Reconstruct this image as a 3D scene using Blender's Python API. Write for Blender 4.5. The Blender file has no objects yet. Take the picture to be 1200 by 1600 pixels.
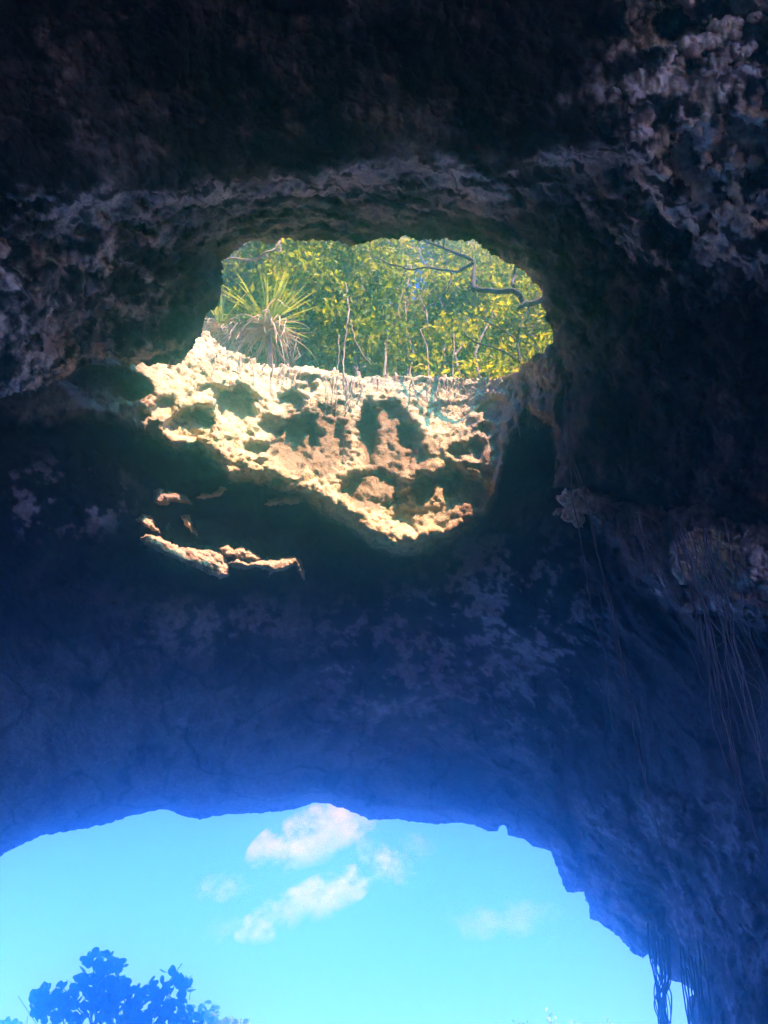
import bpy, math, random
import numpy as np
R = math.radians
rng = np.random.default_rng(7)
random.seed(7)
S = bpy.context.scene
COL = S.collection

# ------------------------------------------------------------------ camera, sky, sun, exposure
PITCH = R(40); F = 1200.0; EYE = np.array([0., 0., 1.6])
cd = bpy.data.cameras.new('camera'); cam = bpy.data.objects.new('camera', cd); COL.objects.link(cam)
cam.location = EYE; cam.rotation_euler = (R(90) + PITCH, 0, 0)
cd.sensor_fit = 'VERTICAL'; cd.sensor_height = 36; cd.lens = 27; cd.clip_start = 0.05; cd.clip_end = 8000
S.camera = cam
SUN_EL, SUN_AZ = R(55), R(146)          # azimuth clockwise from +Y (view direction): behind the camera, a little to the right
w = bpy.data.worlds.new('World'); S.world = w; w.use_nodes = True
nt = w.node_tree; nt.nodes.clear()
sky = nt.nodes.new('ShaderNodeTexSky'); sky.sky_type = 'NISHITA'; sky.sun_disc = False
sky.sun_elevation = SUN_EL; sky.sun_rotation = SUN_AZ
sky.air_density = 1.0; sky.dust_density = 0.6; sky.ozone_density = 1.0
mul = nt.nodes.new('ShaderNodeMix'); mul.data_type = 'RGBA'; mul.blend_type = 'MULTIPLY'; mul.inputs[0].default_value = 1
mul.inputs[7].default_value = (0.35, 0.90, 4.2, 1)
bg = nt.nodes.new('ShaderNodeBackground'); bg.inputs[1].default_value = 0.058
wo = nt.nodes.new('ShaderNodeOutputWorld')
nt.links.new(sky.outputs[0], mul.inputs[6]); nt.links.new(mul.outputs[2], bg.inputs[0]); nt.links.new(bg.outputs[0], wo.inputs[0])
sl = bpy.data.lights.new('sun', 'SUN'); sl.energy = 5.0; sl.angle = R(0.5); sl.color = (1, .96, .85)
so = bpy.data.objects.new('sun', sl); COL.objects.link(so)
so.rotation_euler = (R(90) - SUN_EL, 0, math.pi - SUN_AZ)
SUNV = np.array([math.sin(SUN_AZ) * math.cos(SUN_EL), math.cos(SUN_AZ) * math.cos(SUN_EL), math.sin(SUN_EL)])
vs = S.view_settings; S.display_settings.display_device = 'sRGB'
vs.view_transform = 'Standard'; vs.look = 'None'; vs.gamma = 1; vs.use_curve_mapping = False; vs.exposure = 2.1
cy = S.cycles; cy.max_bounces = 8; cy.diffuse_bounces = 5; cy.transparent_max_bounces = 24
cy.volume_bounces = 6; cy.use_denoising = True; cy.denoising_prefilter = 'NONE'; cy.sample_clamp_indirect = 2.0; cy.use_guiding = True; cy.use_surface_guiding = True; cy.use_volume_guiding = True; cy.guiding_training_samples = 64
cy.volume_step_rate = 1.0; cy.caustics_reflective = False; cy.caustics_refractive = False

# ------------------------------------------------------------------ helpers
RIGHT = np.array([1., 0, 0]); FWD = np.array([0, math.cos(PITCH), math.sin(PITCH)]); UP = np.array([0, -math.sin(PITCH), math.cos(PITCH)])
def dirs(px, py):
    x = (np.asarray(px, float) - 600) / F; y = (800 - np.asarray(py, float)) / F
    d = x[..., None] * RIGHT + y[..., None] * UP + FWD
    return d / np.linalg.norm(d, axis=-1, keepdims=True)
def P(px, py, t): return EYE + dirs(px, py) * t       # a point of the place seen at (px, py), t metres away

PERM = np.random.default_rng(3).permutation(256); PERM = np.concatenate([PERM, PERM, PERM])
G3 = np.random.default_rng(4).normal(size=(256, 3)); G3 /= np.linalg.norm(G3, axis=1, keepdims=True)
C3 = np.random.default_rng(5).random((256, 3))
def hash3(i): return PERM[PERM[PERM[i[..., 0] & 255] + (i[..., 1] & 255)] + (i[..., 2] & 255)]
def perlin(p):
    i = np.floor(p).astype(np.int64); f = p - i; u = f * f * f * (f * (f * 6 - 15) + 10)
    r = 0
    for a in (0, 1):
        for b in (0, 1):
            for c in (0, 1):
                o = np.array([a, b, c]); g = G3[hash3(i + o)]
                wgt = (u[..., 0] if a else 1 - u[..., 0]) * (u[..., 1] if b else 1 - u[..., 1]) * (u[..., 2] if c else 1 - u[..., 2])
                r = r + wgt * np.einsum('...k,...k->...', g, f - o)
    return r * 1.5
def fbm(p, o=4, lac=2.03, g=.5):
    r = 0; a = 1
    for k in range(o): r = r + a * perlin(p + 17.3 * k); p = p * lac; a *= g
    return r
def ridged(p, o=4, g=.5):
    r = 0; a = 1
    for k in range(o): r = r + a * (1 - 2 * np.abs(perlin(p + 9.1 * k))); p = p * 2.07; a *= g
    return r
def worley(p):
    i = np.floor(p).astype(np.int64); f = p - i; d1 = np.full(p.shape[:-1], 9.)
    for a in (-1, 0, 1):
        for b in (-1, 0, 1):
            for c in (-1, 0, 1):
                o = np.array([a, b, c]); q = o + C3[hash3(i + o)] - f
                d1 = np.minimum(d1, np.einsum('...k,...k->...', q, q))
    return np.sqrt(d1)
def sstep(a, b, x): x = np.clip((x - a) / (b - a), 0, 1); return x * x * (3 - 2 * x)
def lerp(a, b, m): return a * (1 - m[..., None]) + np.asarray(b) * m[..., None]

def tps(ctrl):
    c = np.array(ctrl, float); q = c[:, :2] / 600; v = np.log(c[:, 2]); n = len(c)
    def K(d2): return np.where(d2 > 0, .5 * d2 * np.log(np.maximum(d2, 1e-12)), 0)
    D = ((q[:, None] - q[None]) ** 2).sum(-1); M = np.zeros((n + 3, n + 3)); M[:n, :n] = K(D) + np.eye(n) * .015
    M[:n, n] = 1; M[:n, n + 1:] = q; M[n, :n] = 1; M[n + 1:, :n] = q.T
    s = np.linalg.solve(M, np.concatenate([v, np.zeros(3)]))
    def f(px, py):
        x, y = px / 600, py / 600; r = s[n] + s[n + 1] * x + s[n + 2] * y
        for k in range(n): r = r + s[k] * K((x - q[k, 0]) ** 2 + (y - q[k, 1]) ** 2)
        return np.exp(np.clip(r, math.log(5), math.log(40)))
    return f
def polysd(px, py, poly):                              # signed distance to a polygon, positive inside
    poly = np.array(poly, float); d = np.full(px.shape, 1e12); ins = np.zeros(px.shape, bool)
    for (x0, y0), (x1, y1) in zip(poly, np.roll(poly, -1, 0)):
        ex, ey = x1 - x0, y1 - y0; L = ex * ex + ey * ey
        h = np.clip(((px - x0) * ex + (py - y0) * ey) / max(L, 1e-9), 0, 1)
        d = np.minimum(d, (px - x0 - h * ex) ** 2 + (py - y0 - h * ey) ** 2)
        if y0 != y1:
            c = ((y0 > py) != (y1 > py)) & (px < ex * (py - y0) / ey + x0); ins ^= c
    d = np.sqrt(d); return np.where(ins, d, -d)
def curve_y(curve, px): c = np.array(curve, float); return np.interp(px, c[:, 0], c[:, 1])
def ell(px, py, cx, cy_, rx, ry, ang=0):
    a = R(ang); X = (px - cx) * math.cos(a) + (py - cy_) * math.sin(a); Y = -(px - cx) * math.sin(a) + (py - cy_) * math.cos(a)
    return np.sqrt((X / rx) ** 2 + (Y / ry) ** 2)

def tag(o, label=None, cat=None, group=None, kind=None):
    if label: o['label'] = label
    if cat: o['category'] = cat
    if group: o['group'] = group
    if kind: o['kind'] = kind
    return o
def mesh_from(name, v, f, smooth=True):
    v = np.asarray(v, np.float32); me = bpy.data.meshes.new(name)
    f = [np.asarray(a, np.int32) for a in (f if isinstance(f, list) else [f]) if len(a)]
    loops = np.concatenate([a.ravel() for a in f]); tot = np.concatenate([np.full(len(a), a.shape[1], np.int32) for a in f])
    me.vertices.add(len(v)); me.vertices.foreach_set('co', v.ravel())
    me.loops.add(len(loops)); me.loops.foreach_set('vertex_index', loops)
    me.polygons.add(len(tot)); st = np.concatenate([[0], np.cumsum(tot)[:-1]]).astype(np.int32)
    me.polygons.foreach_set('loop_start', st)
    me.polygons.foreach_set('use_smooth', np.full(len(tot), smooth))
    me.update(calc_edges=True); me.validate()
    return me
def obj(name, me, mat=None, parent=None):
    o = bpy.data.objects.new(name, me); COL.objects.link(o)
    if mat and not me.materials: me.materials.append(mat)
    if parent: o.parent = parent
    return o
def empty(name, loc, rz=0):
    o = bpy.data.objects.new(name, None); COL.objects.link(o); o.location = loc; o.rotation_euler = (0, 0, rz); o.empty_display_size = .2
    return o
def tube(path, rad, sides=6):
    p = np.asarray(path, float); n = len(p); rad = np.broadcast_to(np.asarray(rad, float), (n,))
    T = np.gradient(p, axis=0); T /= np.linalg.norm(T, axis=1, keepdims=True) + 1e-9
    ref = np.array([.31, .87, .38]); A = np.cross(T, ref); A /= np.linalg.norm(A, axis=1, keepdims=True) + 1e-9; B = np.cross(T, A)
    th = np.linspace(0, 2 * math.pi, sides, endpoint=False)
    v = p[:, None] + rad[:, None, None] * (np.cos(th)[None, :, None] * A[:, None] + np.sin(th)[None, :, None] * B[:, None])
    v = v.reshape(-1, 3); i = np.arange(n - 1)[:, None] * sides; k = np.arange(sides)[None]; k2 = (k + 1) % sides
    f = np.stack([i + k, i + k2, i + sides + k2, i + sides + k], -1).reshape(-1, 4)
    v = np.concatenate([v, p[:1], p[-1:]]); nv = n * sides; kk = np.arange(sides)
    caps = np.concatenate([np.stack([kk, np.full(sides, nv), (kk + 1) % sides], 1),
                           np.stack([(n - 1) * sides + (kk + 1) % sides, np.full(sides, nv + 1), (n - 1) * sides + kk], 1)])
    return v, f, caps
class MB:
    def __init__(s): s.v = []; s.q = []; s.t = []; s.n = 0
    def add(s, v, q=None, t=None):
        s.v.append(np.asarray(v, float))
        if q is not None and len(q): s.q.append(np.asarray(q) + s.n)
        if t is not None and len(t): s.t.append(np.asarray(t) + s.n)
        s.n += len(v); return s
    def tube(s, path, rad, sides=6): return s.add(*tube(path, rad, sides))
    def mesh(s, name, smooth=True):
        f = []
        if s.q: f.append(np.concatenate(s.q))
        if s.t: f.append(np.concatenate(s.t))
        return mesh_from(name, np.concatenate(s.v), f, smooth)
def wob(a, b, n, amp, seed):
    r = np.random.default_rng(seed); a = np.asarray(a, float); b = np.asarray(b, float); t = np.linspace(0, 1, n)[:, None]
    p = a + (b - a) * t; L = np.linalg.norm(b - a)
    for fr, am in ((1.3, 1), (3.1, .45), (6.7, .22)):
        ph = r.random(3) * 6.28; p = p + np.sin(t * fr * 6.28 + ph) * am * amp * L * .5 * r.normal(size=3) * np.sin(np.minimum(t * 6, math.pi / 2))
    return p
def spline(pts, n):
    pts = np.asarray(pts, float); t = np.linspace(0, len(pts) - 1, n); k = np.clip(t.astype(int), 0, len(pts) - 2); u = (t - k)[:, None]
    g = lambda i: pts[np.clip(i, 0, len(pts) - 1)]
    a, b, c, d = g(k - 1), g(k), g(k + 1), g(k + 2)
    return .5 * (2 * b + (c - a) * u + (2 * a - 5 * b + 4 * c - d) * u ** 2 + (3 * b - a - 3 * c + d) * u ** 3)

# ------------------------------------------------------------------ materials
def mat(name):
    m = bpy.data.materials.new(name); m.use_nodes = True; n = m.node_tree; n.nodes.clear()
    o = n.nodes.new('ShaderNodeOutputMaterial'); return m, n, o
def rock_mat(name, col=None, bump=.5, fine=1.0):
    m, n, o = mat(name); N = n.nodes.new; L = n.links.new
    b = N('ShaderNodeBsdfPrincipled'); b.inputs['Roughness'].default_value = .9; b.inputs['Specular IOR Level'].default_value = .25
    geo = N('ShaderNodeNewGeometry')
    if col is None:
        at = N('ShaderNodeAttribute'); at.attribute_name = 'tone'; base = at.outputs['Color']
    else:
        rgb = N('ShaderNodeRGB'); rgb.outputs[0].default_value = (*col, 1); base = rgb.outputs[0]
    n1 = N('ShaderNodeTexNoise'); n1.inputs['Scale'].default_value = 9 * fine; n1.inputs['Detail'].default_value = 8; n1.inputs['Roughness'].default_value = .68
    n2 = N('ShaderNodeTexNoise'); n2.inputs['Scale'].default_value = 40 * fine; n2.inputs['Detail'].default_value = 5; n2.inputs['Roughness'].default_value = .7
    vo = N('ShaderNodeTexVoronoi'); vo.inputs['Scale'].default_value = 17 * fine
    for q in (n1, n2, vo): L(geo.outputs['Position'], q.inputs['Vector'])
    mr = N('ShaderNodeMapRange'); mr.inputs[1].default_value = .3; mr.inputs[2].default_value = .7; mr.inputs[3].default_value = .5; mr.inputs[4].default_value = 1.35
    L(n1.outputs[0], mr.inputs[0])
    mx = N('ShaderNodeMix'); mx.data_type = 'RGBA'; mx.blend_type = 'MULTIPLY'; mx.inputs[0].default_value = 1
    L(base, mx.inputs[6]); L(mr.outputs[0], mx.inputs[7]); L(mx.outputs[2], b.inputs['Base Color'])
    a1 = N('ShaderNodeMath'); a1.operation = 'MULTIPLY_ADD'; a1.inputs[1].default_value = .35; L(n2.outputs[0], a1.inputs[0]); L(n1.outputs[0], a1.inputs[2])
    a2 = N('ShaderNodeMath'); a2.operation = 'MULTIPLY_ADD'; a2.inputs[1].default_value = .4; L(vo.outputs['Distance'], a2.inputs[0]); L(a1.outputs[0], a2.inputs[2])
    bp = N('ShaderNodeBump'); bp.inputs['Strength'].default_value = bump; bp.inputs['Distance'].default_value = .09
    L(a2.outputs[0], bp.inputs['Height']); L(bp.outputs[0], b.inputs['Normal']); L(b.outputs[0], o.inputs[0])
    return m
def simple(name, c1, c2, scale=4, rough=.8, trans=0, tcol=None):
    m, n, o = mat(name); N = n.nodes.new; L = n.links.new
    b = N('ShaderNodeBsdfPrincipled'); b.inputs['Roughness'].default_value = rough; b.inputs['Specular IOR Level'].default_value = .12
    geo = N('ShaderNodeNewGeometry'); nz = N('ShaderNodeTexNoise'); nz.inputs['Scale'].default_value = scale; nz.inputs['Detail'].default_value = 4
    L(geo.outputs['Position'], nz.inputs['Vector'])
    cr = N('ShaderNodeValToRGB'); cr.color_ramp.elements[0].position = .32; cr.color_ramp.elements[1].position = .68
    cr.color_ramp.elements[0].color = (*c1, 1); cr.color_ramp.elements[1].color = (*c2, 1)
    if trans:                                           # a leaf: its own shade per leaf, light passes through it
        cr.color_ramp.elements[0].position = .05; cr.color_ramp.elements[1].position = 1.0; cm = cr.color_ramp.elements.new(.6); cm.color = tuple(.55 * a_ + .45 * b_ for a_, b_ in zip(c1, c2)) + (1,)
        nz.inputs['Scale'].default_value = 1.6; nz.inputs['Detail'].default_value = 2
        f1 = N('ShaderNodeMath'); f1.operation = 'MULTIPLY_ADD'; f1.inputs[1].default_value = 2.2; f1.inputs[2].default_value = -.85; L(nz.outputs[0], f1.inputs[0])
        f2 = N('ShaderNodeMath'); f2.operation = 'MULTIPLY_ADD'; f2.inputs[1].default_value = .75; L(geo.outputs['Random Per Island'], f2.inputs[0]); L(f1.outputs[0], f2.inputs[2]); L(f2.outputs[0], cr.inputs[0])
    else: L(nz.outputs[0], cr.inputs[0])
    L(cr.outputs[0], b.inputs['Base Color'])
    if trans:
        t = N('ShaderNodeBsdfTranslucent'); mx = N('ShaderNodeMixShader'); mx.inputs[0].default_value = trans
        mm = N('ShaderNodeMix'); mm.data_type = 'RGBA'; mm.blend_type = 'MULTIPLY'; mm.inputs[0].default_value = 1; mm.inputs[7].default_value = (*tcol, 1)
        L(cr.outputs[0], mm.inputs[6]); L(mm.outputs[2], t.inputs[0])
        L(b.outputs[0], mx.inputs[1]); L(t.outputs[0], mx.inputs[2]); L(mx.outputs[0], o.inputs[0])
    else: L(b.outputs[0], o.inputs[0])
    return m
M_rock = rock_mat('limestone', None, .6)
M_shelf = rock_mat('pale_limestone', (.46, .38, .25), .7, 1.4)
M_soil = simple('leaf_litter_soil', (.10, .07, .04), (.26, .20, .12), 3)
M_sand = simple('beach_sand', (.36, .34, .29), (.48, .46, .40), 2)
M_floor = simple('cave_floor_earth', (.10, .095, .085), (.20, .19, .17), 1.5)
M_leaf = simple('forest_leaf', (.03, .06, .006), (.27, .35, .014), 1, .45, .45, (1.6, 1.5, .4))
M_leaf2 = simple('young_leaf', (.05, .10, .008), (.40, .44, .02), 1, .45, .5, (1.5, 1.4, .4))
M_bark = simple('pale_bark', (.14, .11, .08), (.30, .25, .19), 6)
M_dark = simple('dark_bark', (.025, .022, .02), (.06, .05, .045), 8)
M_root = simple('dry_root', (.20, .16, .11), (.38, .31, .22), 6)
M_vine = simple('vine_bark', (.08, .075, .07), (.20, .19, .17), 5)
M_blade = simple('green_blade', (.20, .30, .04), (.40, .50, .09), 1, .4, .35, (1.3, 1.3, .8))
M_dry = simple('dry_blade', (.30, .26, .15), (.54, .49, .33), 1, .7, .25, (1, .95, .8))
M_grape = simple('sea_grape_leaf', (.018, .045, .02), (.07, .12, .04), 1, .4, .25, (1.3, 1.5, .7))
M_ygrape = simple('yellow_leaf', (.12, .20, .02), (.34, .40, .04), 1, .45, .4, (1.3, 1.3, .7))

# ------------------------------------------------------------------ the cave shell
def axis(lo, hi, step, out):
    a = list(np.arange(lo, hi + .1, step)); st = step
    while a[-1] < out[1]: st *= 1.18; a.append(a[-1] + st)
    st = step
    while a[0] > out[0]: st *= 1.18; a.insert(0, a[0] - st)
    return np.array(a)
def layer(name, ax, ay, depth, keep, tone, mat_, ext=(3.0, .8, .5, 5), parent=None, snap=True, elen=None):
    PX, PY = np.meshgrid(ax, ay); px, py = PX.copy(), PY.copy()
    sd = keep(px, py)
    ws = np.maximum(np.gradient(PX, axis=1), np.gradient(PY, axis=0)); e = .5
    if snap:
        gx = (keep(px + e, py) - keep(px - e, py)) / (2 * e); gy = (keep(px, py + e) - keep(px, py - e)) / (2 * e)
        gl = np.hypot(gx, gy) + 1e-6; m = np.abs(sd) < .7 * ws
        g2 = np.maximum(gl, .5) ** 2
        px = np.where(m, px - sd * gx / g2, px); py = np.where(m, py - sd * gy / g2, py)
        sd = np.where(m, 1e-3, sd)
        e2 = 12.; gx = keep(px + e2, py) - keep(px - e2, py); gy = keep(px, py + e2) - keep(px, py - e2)
        gl = np.hypot(gx, gy) + 1e-6; gx /= gl; gy /= gl
    t, disp = depth(px, py, sd); d = dirs(px, py); pos = EYE + d * t[..., None]
    du = np.gradient(pos, axis=1); dv = np.gradient(pos, axis=0); nn = np.cross(du, dv); nn /= np.linalg.norm(nn, axis=-1, keepdims=True) + 1e-9
    nn *= np.sign(-(nn * d).sum(-1))[..., None]
    pos = pos + nn * disp[..., None]
    col = tone(px, py, pos, t)
    ny, nx = px.shape; idx = np.arange(ny * nx).reshape(ny, nx); kv = sd >= 0
    q = np.stack([idx[:-1, :-1], idx[1:, :-1], idx[1:, 1:], idx[:-1, 1:]], -1)
    kf = kv[:-1, :-1] & kv[1:, :-1] & kv[1:, 1:] & kv[:-1, 1:]; q = q[kf]
    V = pos.reshape(-1, 3); Cc = col.reshape(-1, 3); faces = [q]
    if ext:
        E = np.concatenate([q[:, [0, 1]], q[:, [1, 2]], q[:, [2, 3]], q[:, [3, 0]]]); key = np.sort(E, 1); key = key[:, 0].astype(np.int64) * (ny * nx) + key[:, 1]
        u, inv, cnt = np.unique(key, return_inverse=True, return_counts=True); be = E[cnt[inv.ravel()] == 1]
        bv = np.unique(be); remap = np.full(ny * nx, -1); L, wr, wo_, K = ext
        G = np.stack([gx.reshape(-1)[bv], gy.reshape(-1)[bv]], 1) if snap else np.zeros((len(bv), 2))
        on = (~(kv.reshape(-1)[bv] & (sd.reshape(-1)[bv] > 3 * ws.reshape(-1)[bv])))[:, None]
        dd = d.reshape(-1, 3)[bv] * wr + (G[:, :1] * RIGHT - G[:, 1:] * UP) * wo_ * on
        prev = bv; es = (elen(px.reshape(-1)[bv], py.reshape(-1)[bv]) if elen else np.ones(len(bv)))[:, None]
        for k in range(1, K + 1):
            s = L * (k / K) ** 1.4; p = V[bv] + dd * s * es
            p = p + (np.stack([perlin(p * 1.3 + 5 * j) for j in range(3)], -1)) * .22 * min(1, s) * (1 if L > 1 else .4)
            new = np.arange(len(bv)) + len(V); V = np.concatenate([V, p]); Cc = np.concatenate([Cc, Cc[bv]])
            remap[bv] = np.arange(len(bv)); a, b_ = remap[be[:, 0]], remap[be[:, 1]]
            faces.append(np.stack([prev[b_], prev[a], new[a], new[b_]], 1)); prev = new
    used = np.zeros(len(V), bool)
    for f in faces: used[f.ravel()] = True
    rm = np.cumsum(used) - 1; V = V[used]; Cc = Cc[used]; faces = [rm[f] for f in faces]
    me = mesh_from(name, V, faces)
    a = me.color_attributes.new('tone', 'FLOAT_COLOR', 'POINT'); a.data.foreach_set('color', np.concatenate([Cc, np.ones((len(Cc), 1))], 1).astype(np.float32).ravel())
    return obj(name, me, mat_, parent)

# hole rim as seen from below (left to right), then the edge of the near roof down the right wall
RIM = [(-4500, 1500), (-1500, 800), (-100, 640), (60, 606), (104, 590), (120, 574), (165, 558), (200, 566), (240, 569), (280, 567), (300, 545), (314, 520), (320, 495),
       (335, 480), (345, 460), (348, 430), (346, 405), (362, 395), (380, 380), (430, 375), (470, 372), (520, 375), (548, 384), (575, 378), (600, 370), (640, 368), (662, 375),
       (690, 374), (735, 372), (752, 378), (765, 395), (790, 410), (805, 412), (820, 425), (838, 442), (848, 460), (850, 480), (862, 505), (866, 530), (872, 552), (893, 600), (886, 660),
       (870, 700), (866, 760), (900, 764), (960, 782), (1000, 800), (1080, 828), (1130, 826), (1200, 838), (1500, 860), (4500, 1200)]
POLY_A = RIM + [(6000, 1200), (6000, 6000), (-6000, 6000), (-6000, 1500)]
A_t = tps([(600, -60, 9.6), (0, -60, 10.6), (1200, -60, 9.4), (600, 150, 9.8), (0, 150, 10.6), (300, 150, 10.2), (900, 150, 9.2), (1200, 150, 8.6), (600, 260, 10.0), (300, 280, 10.3), (0, 290, 10.3),
    (820, 260, 9.8), (600, 375, 11.6), (450, 375, 11.8), (350, 400, 12.0), (750, 375, 11.6), (860, 480, 11.4), (870, 545, 11.6), (345, 460, 12.2), (280, 565, 12.6), (150, 560, 12.4), (200, 450, 11.6),
    (100, 500, 11.2), (0, 450, 10.6), (0, 600, 11.2), (100, 595, 12.4), (1000, 400, 9.9), (1200, 400, 8.9), (1000, 600, 10.6), (1200, 600, 9.3), (1200, 830, 10.2), (1000, 795, 11.4), (880, 700, 11.8),
    (-600, 300, 12), (1800, 300, 9.5), (600, -600, 10.5), (-600, -600, 13), (1800, -600, 10.5), (-2500, 500, 16), (3500, 500, 13), (600, -2500, 16), (-2500, -2500, 18), (3500, -2500, 15)])
RIDGE = [(-400, 330), (0, 305), (80, 318), (180, 306), (350, 292), (480, 282), (560, 262), (640, 240), (700, 262), (760, 288), (820, 272), (870, 235), (930, 232), (985, 250), (1040, 330), (1200, 420), (1600, 500)]
def A_depth(px, py, sd):
    t = A_t(px, py)
    p0 = EYE + dirs(px, py) * t[..., None]
    jit = fbm(p0 * .9, 3) * 26
    d = py - curve_y(RIDGE, px) + jit
    inx = sstep(-200, 60, px) * (1 - sstep(950, 1250, px))
    t = t - .55 * inx * np.exp(-((d + 25) / 60.) ** 2) + .25 * inx * sstep(-10, 30, d)
    big = fbm(p0 * np.array([.45, .45, .6]) + 3, 3) * .42
    st = ridged(p0 * np.array([.5, .8, 2.0]) + 11 + .3 * fbm(p0, 2)[..., None], 5, .55) * .21 * sstep(-30, 40, d) * (1 - .5 * sstep(800, 950, px)); cav = sstep(.02, .30, fbm(p0 * 2.0 + 23, 5, 2.1, .58))
    pk = sstep(880, 1000, px) * (1 - sstep(420, 620, py)) + .55 * (1 - sstep(250, 400, px)) * sstep(-20, 30, d)
    w1 = worley(p0 * 1.7 + fbm(p0 * 2, 2)[..., None] * .4); w2 = worley(p0 * 4.5)
    pits = sstep(.5, .1, w1) * .10 * (.25 + pk) + cav * .24 * (.25 + pk) + sstep(.42, .12, w2) * .06 * (.2 + pk)
    for cx, c_, rx, ry, dp in ((1060, 32, 46, 34, .8), (1000, 88, 14, 20, .4), (1078, 176, 20, 13, .35), (1130, 180, 10, 8, .2), (205, 345, 22, 12, .4), (130, 355, 26, 14, .3), (40, 400, 40, 40, .5), (225, 360, 24, 18, .4)):
        pits = pits + dp * sstep(1.15, .5, ell(px, py, cx, c_, rx, ry) + fbm(p0 * 2.4 + cx, 3) * .7)
    bul = -.25 * sstep(.75, .2, worley(p0 * .9 + 40)) 
    t = t + big + st + pits + bul + ridged(p0 * 2.3 + 30, 3) * .05
    # round the lip off towards the hole
    t = t + .5 * sstep(40, 0, sd) ** 2
    return t, fbm(p0 * 5, 5, 2.1, .6) * .05 + ridged(p0 * 7 + 4, 3, .6) * .018
def A_tone(px, py, p, t):
    n1 = fbm(p * .8 + 50, 4); n2 = fbm(p * 2.6 + 70, 4)
    d = py - curve_y(RIDGE, px) + n2 * 20
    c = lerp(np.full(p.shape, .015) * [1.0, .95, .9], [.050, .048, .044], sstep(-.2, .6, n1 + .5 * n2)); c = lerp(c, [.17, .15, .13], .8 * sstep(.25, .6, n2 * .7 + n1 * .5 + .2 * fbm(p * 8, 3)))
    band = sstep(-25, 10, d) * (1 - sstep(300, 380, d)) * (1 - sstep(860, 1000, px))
    c = lerp(c, [.085, .092, .078], band * sstep(-.5, .3, n2)); n5 = ridged((p + .12 * fbm(p * 2, 2)[..., None]) * np.array([.9, 2.4, 3.0]) + 5, 5, .55); c = lerp(c, [.62, .61, .54], band * sstep(.75, 1.25, n5 + n2 * .6) * np.maximum(sstep(85, -5, d), .45 * sstep(-.1, .5, n1)))  # pale ridge crust, brightened to stand in for highlights along the lip
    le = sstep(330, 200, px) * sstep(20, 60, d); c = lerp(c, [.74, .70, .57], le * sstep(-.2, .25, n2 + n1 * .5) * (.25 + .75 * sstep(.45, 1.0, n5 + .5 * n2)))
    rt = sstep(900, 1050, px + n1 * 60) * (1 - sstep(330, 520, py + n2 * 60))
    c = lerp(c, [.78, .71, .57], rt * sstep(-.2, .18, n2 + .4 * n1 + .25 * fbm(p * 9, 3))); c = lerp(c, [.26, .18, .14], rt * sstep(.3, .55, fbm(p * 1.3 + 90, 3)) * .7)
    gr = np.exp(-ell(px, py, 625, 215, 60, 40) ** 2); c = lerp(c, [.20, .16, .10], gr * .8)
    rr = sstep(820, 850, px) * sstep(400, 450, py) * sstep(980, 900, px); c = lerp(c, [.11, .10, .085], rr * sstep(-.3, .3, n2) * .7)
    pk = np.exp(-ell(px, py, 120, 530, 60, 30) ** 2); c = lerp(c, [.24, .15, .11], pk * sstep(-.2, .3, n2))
    ck = sstep(.90, .98, ridged((p + .15 * fbm(p * 2, 2)[..., None]) * .6 + 13, 1)); c = c * (1 - .65 * ck)[..., None]
    return np.maximum(c, .008)
def A_keep(px, py): return -polysd(px, py, POLY_A) + (perlin(np.stack([px / 16, py / 16, px * 0], -1)) * 2.5 + perlin(np.stack([px / 6, py / 6, px * 0 + 4], -1)) * 1.3) * (np.abs(px - 600) < 700)
axA = axis(-60, 1260, 2.4, (-4000, 4600)); ayA = axis(-60, 870, 2.4, (-3600, 1400))
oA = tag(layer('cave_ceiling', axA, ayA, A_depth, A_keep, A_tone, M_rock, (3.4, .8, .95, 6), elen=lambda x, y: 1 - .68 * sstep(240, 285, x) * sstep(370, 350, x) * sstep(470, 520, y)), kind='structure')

TOPB = [(-3000, 300), (-600, 420), (0, 470), (150, 490), (250, 520), (300, 522), (322, 515), (345, 540), (380, 556), (430, 574), (470, 572), (520, 578), (560, 590), (600, 588), (660, 586), (720, 590), (780, 592), (805, 580), (830, 560), (860, 540), (900, 520), (1000, 500), (1500, 500), (5000, 500)]
MOUTH = [(-5000, 2900), (-1500, 1900), (-300, 1480), (0, 1338), (30, 1320), (70, 1305), (130, 1295), (175, 1285), (215, 1272), (245, 1266), (265, 1266), (285, 1275), (310, 1281), (340, 1274), (370, 1271), (400, 1271), (440, 1268), (465, 1263),
    (485, 1256), (515, 1256), (545, 1266), (575, 1280), (620, 1281), (660, 1286), (690, 1288), (720, 1285), (745, 1291), (765, 1299), (778, 1300), (781, 1290), (789, 1290), (793, 1305), (815, 1310), (835, 1323), (860, 1330), (868, 1350), (885, 1395),
    (912, 1394), (920, 1415), (922, 1435), (940, 1443), (965, 1462), (990, 1490), (1005, 1498), (1014, 1488), (1030, 1510), (1045, 1530), (1068, 1538), (1090, 1552), (1077, 1558), (1074, 1575), (1080, 1600), (1090, 1700), (1110, 1900), (1200, 2600), (1200, 5000), (-5000, 5000)]
EDGE = [(-400, 640), (60, 648), (110, 640), (165, 640), (230, 655), (270, 688), (310, 690), (360, 735), (420, 745), (480, 772), (540, 805), (585, 838), (620, 850), (660, 845), (710, 825), (760, 795), (778, 760), (790, 690), (815, 650), (840, 650), (880, 690), (930, 800), (1000, 900), (1080, 950), (1200, 972), (1700, 1000)]
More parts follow.
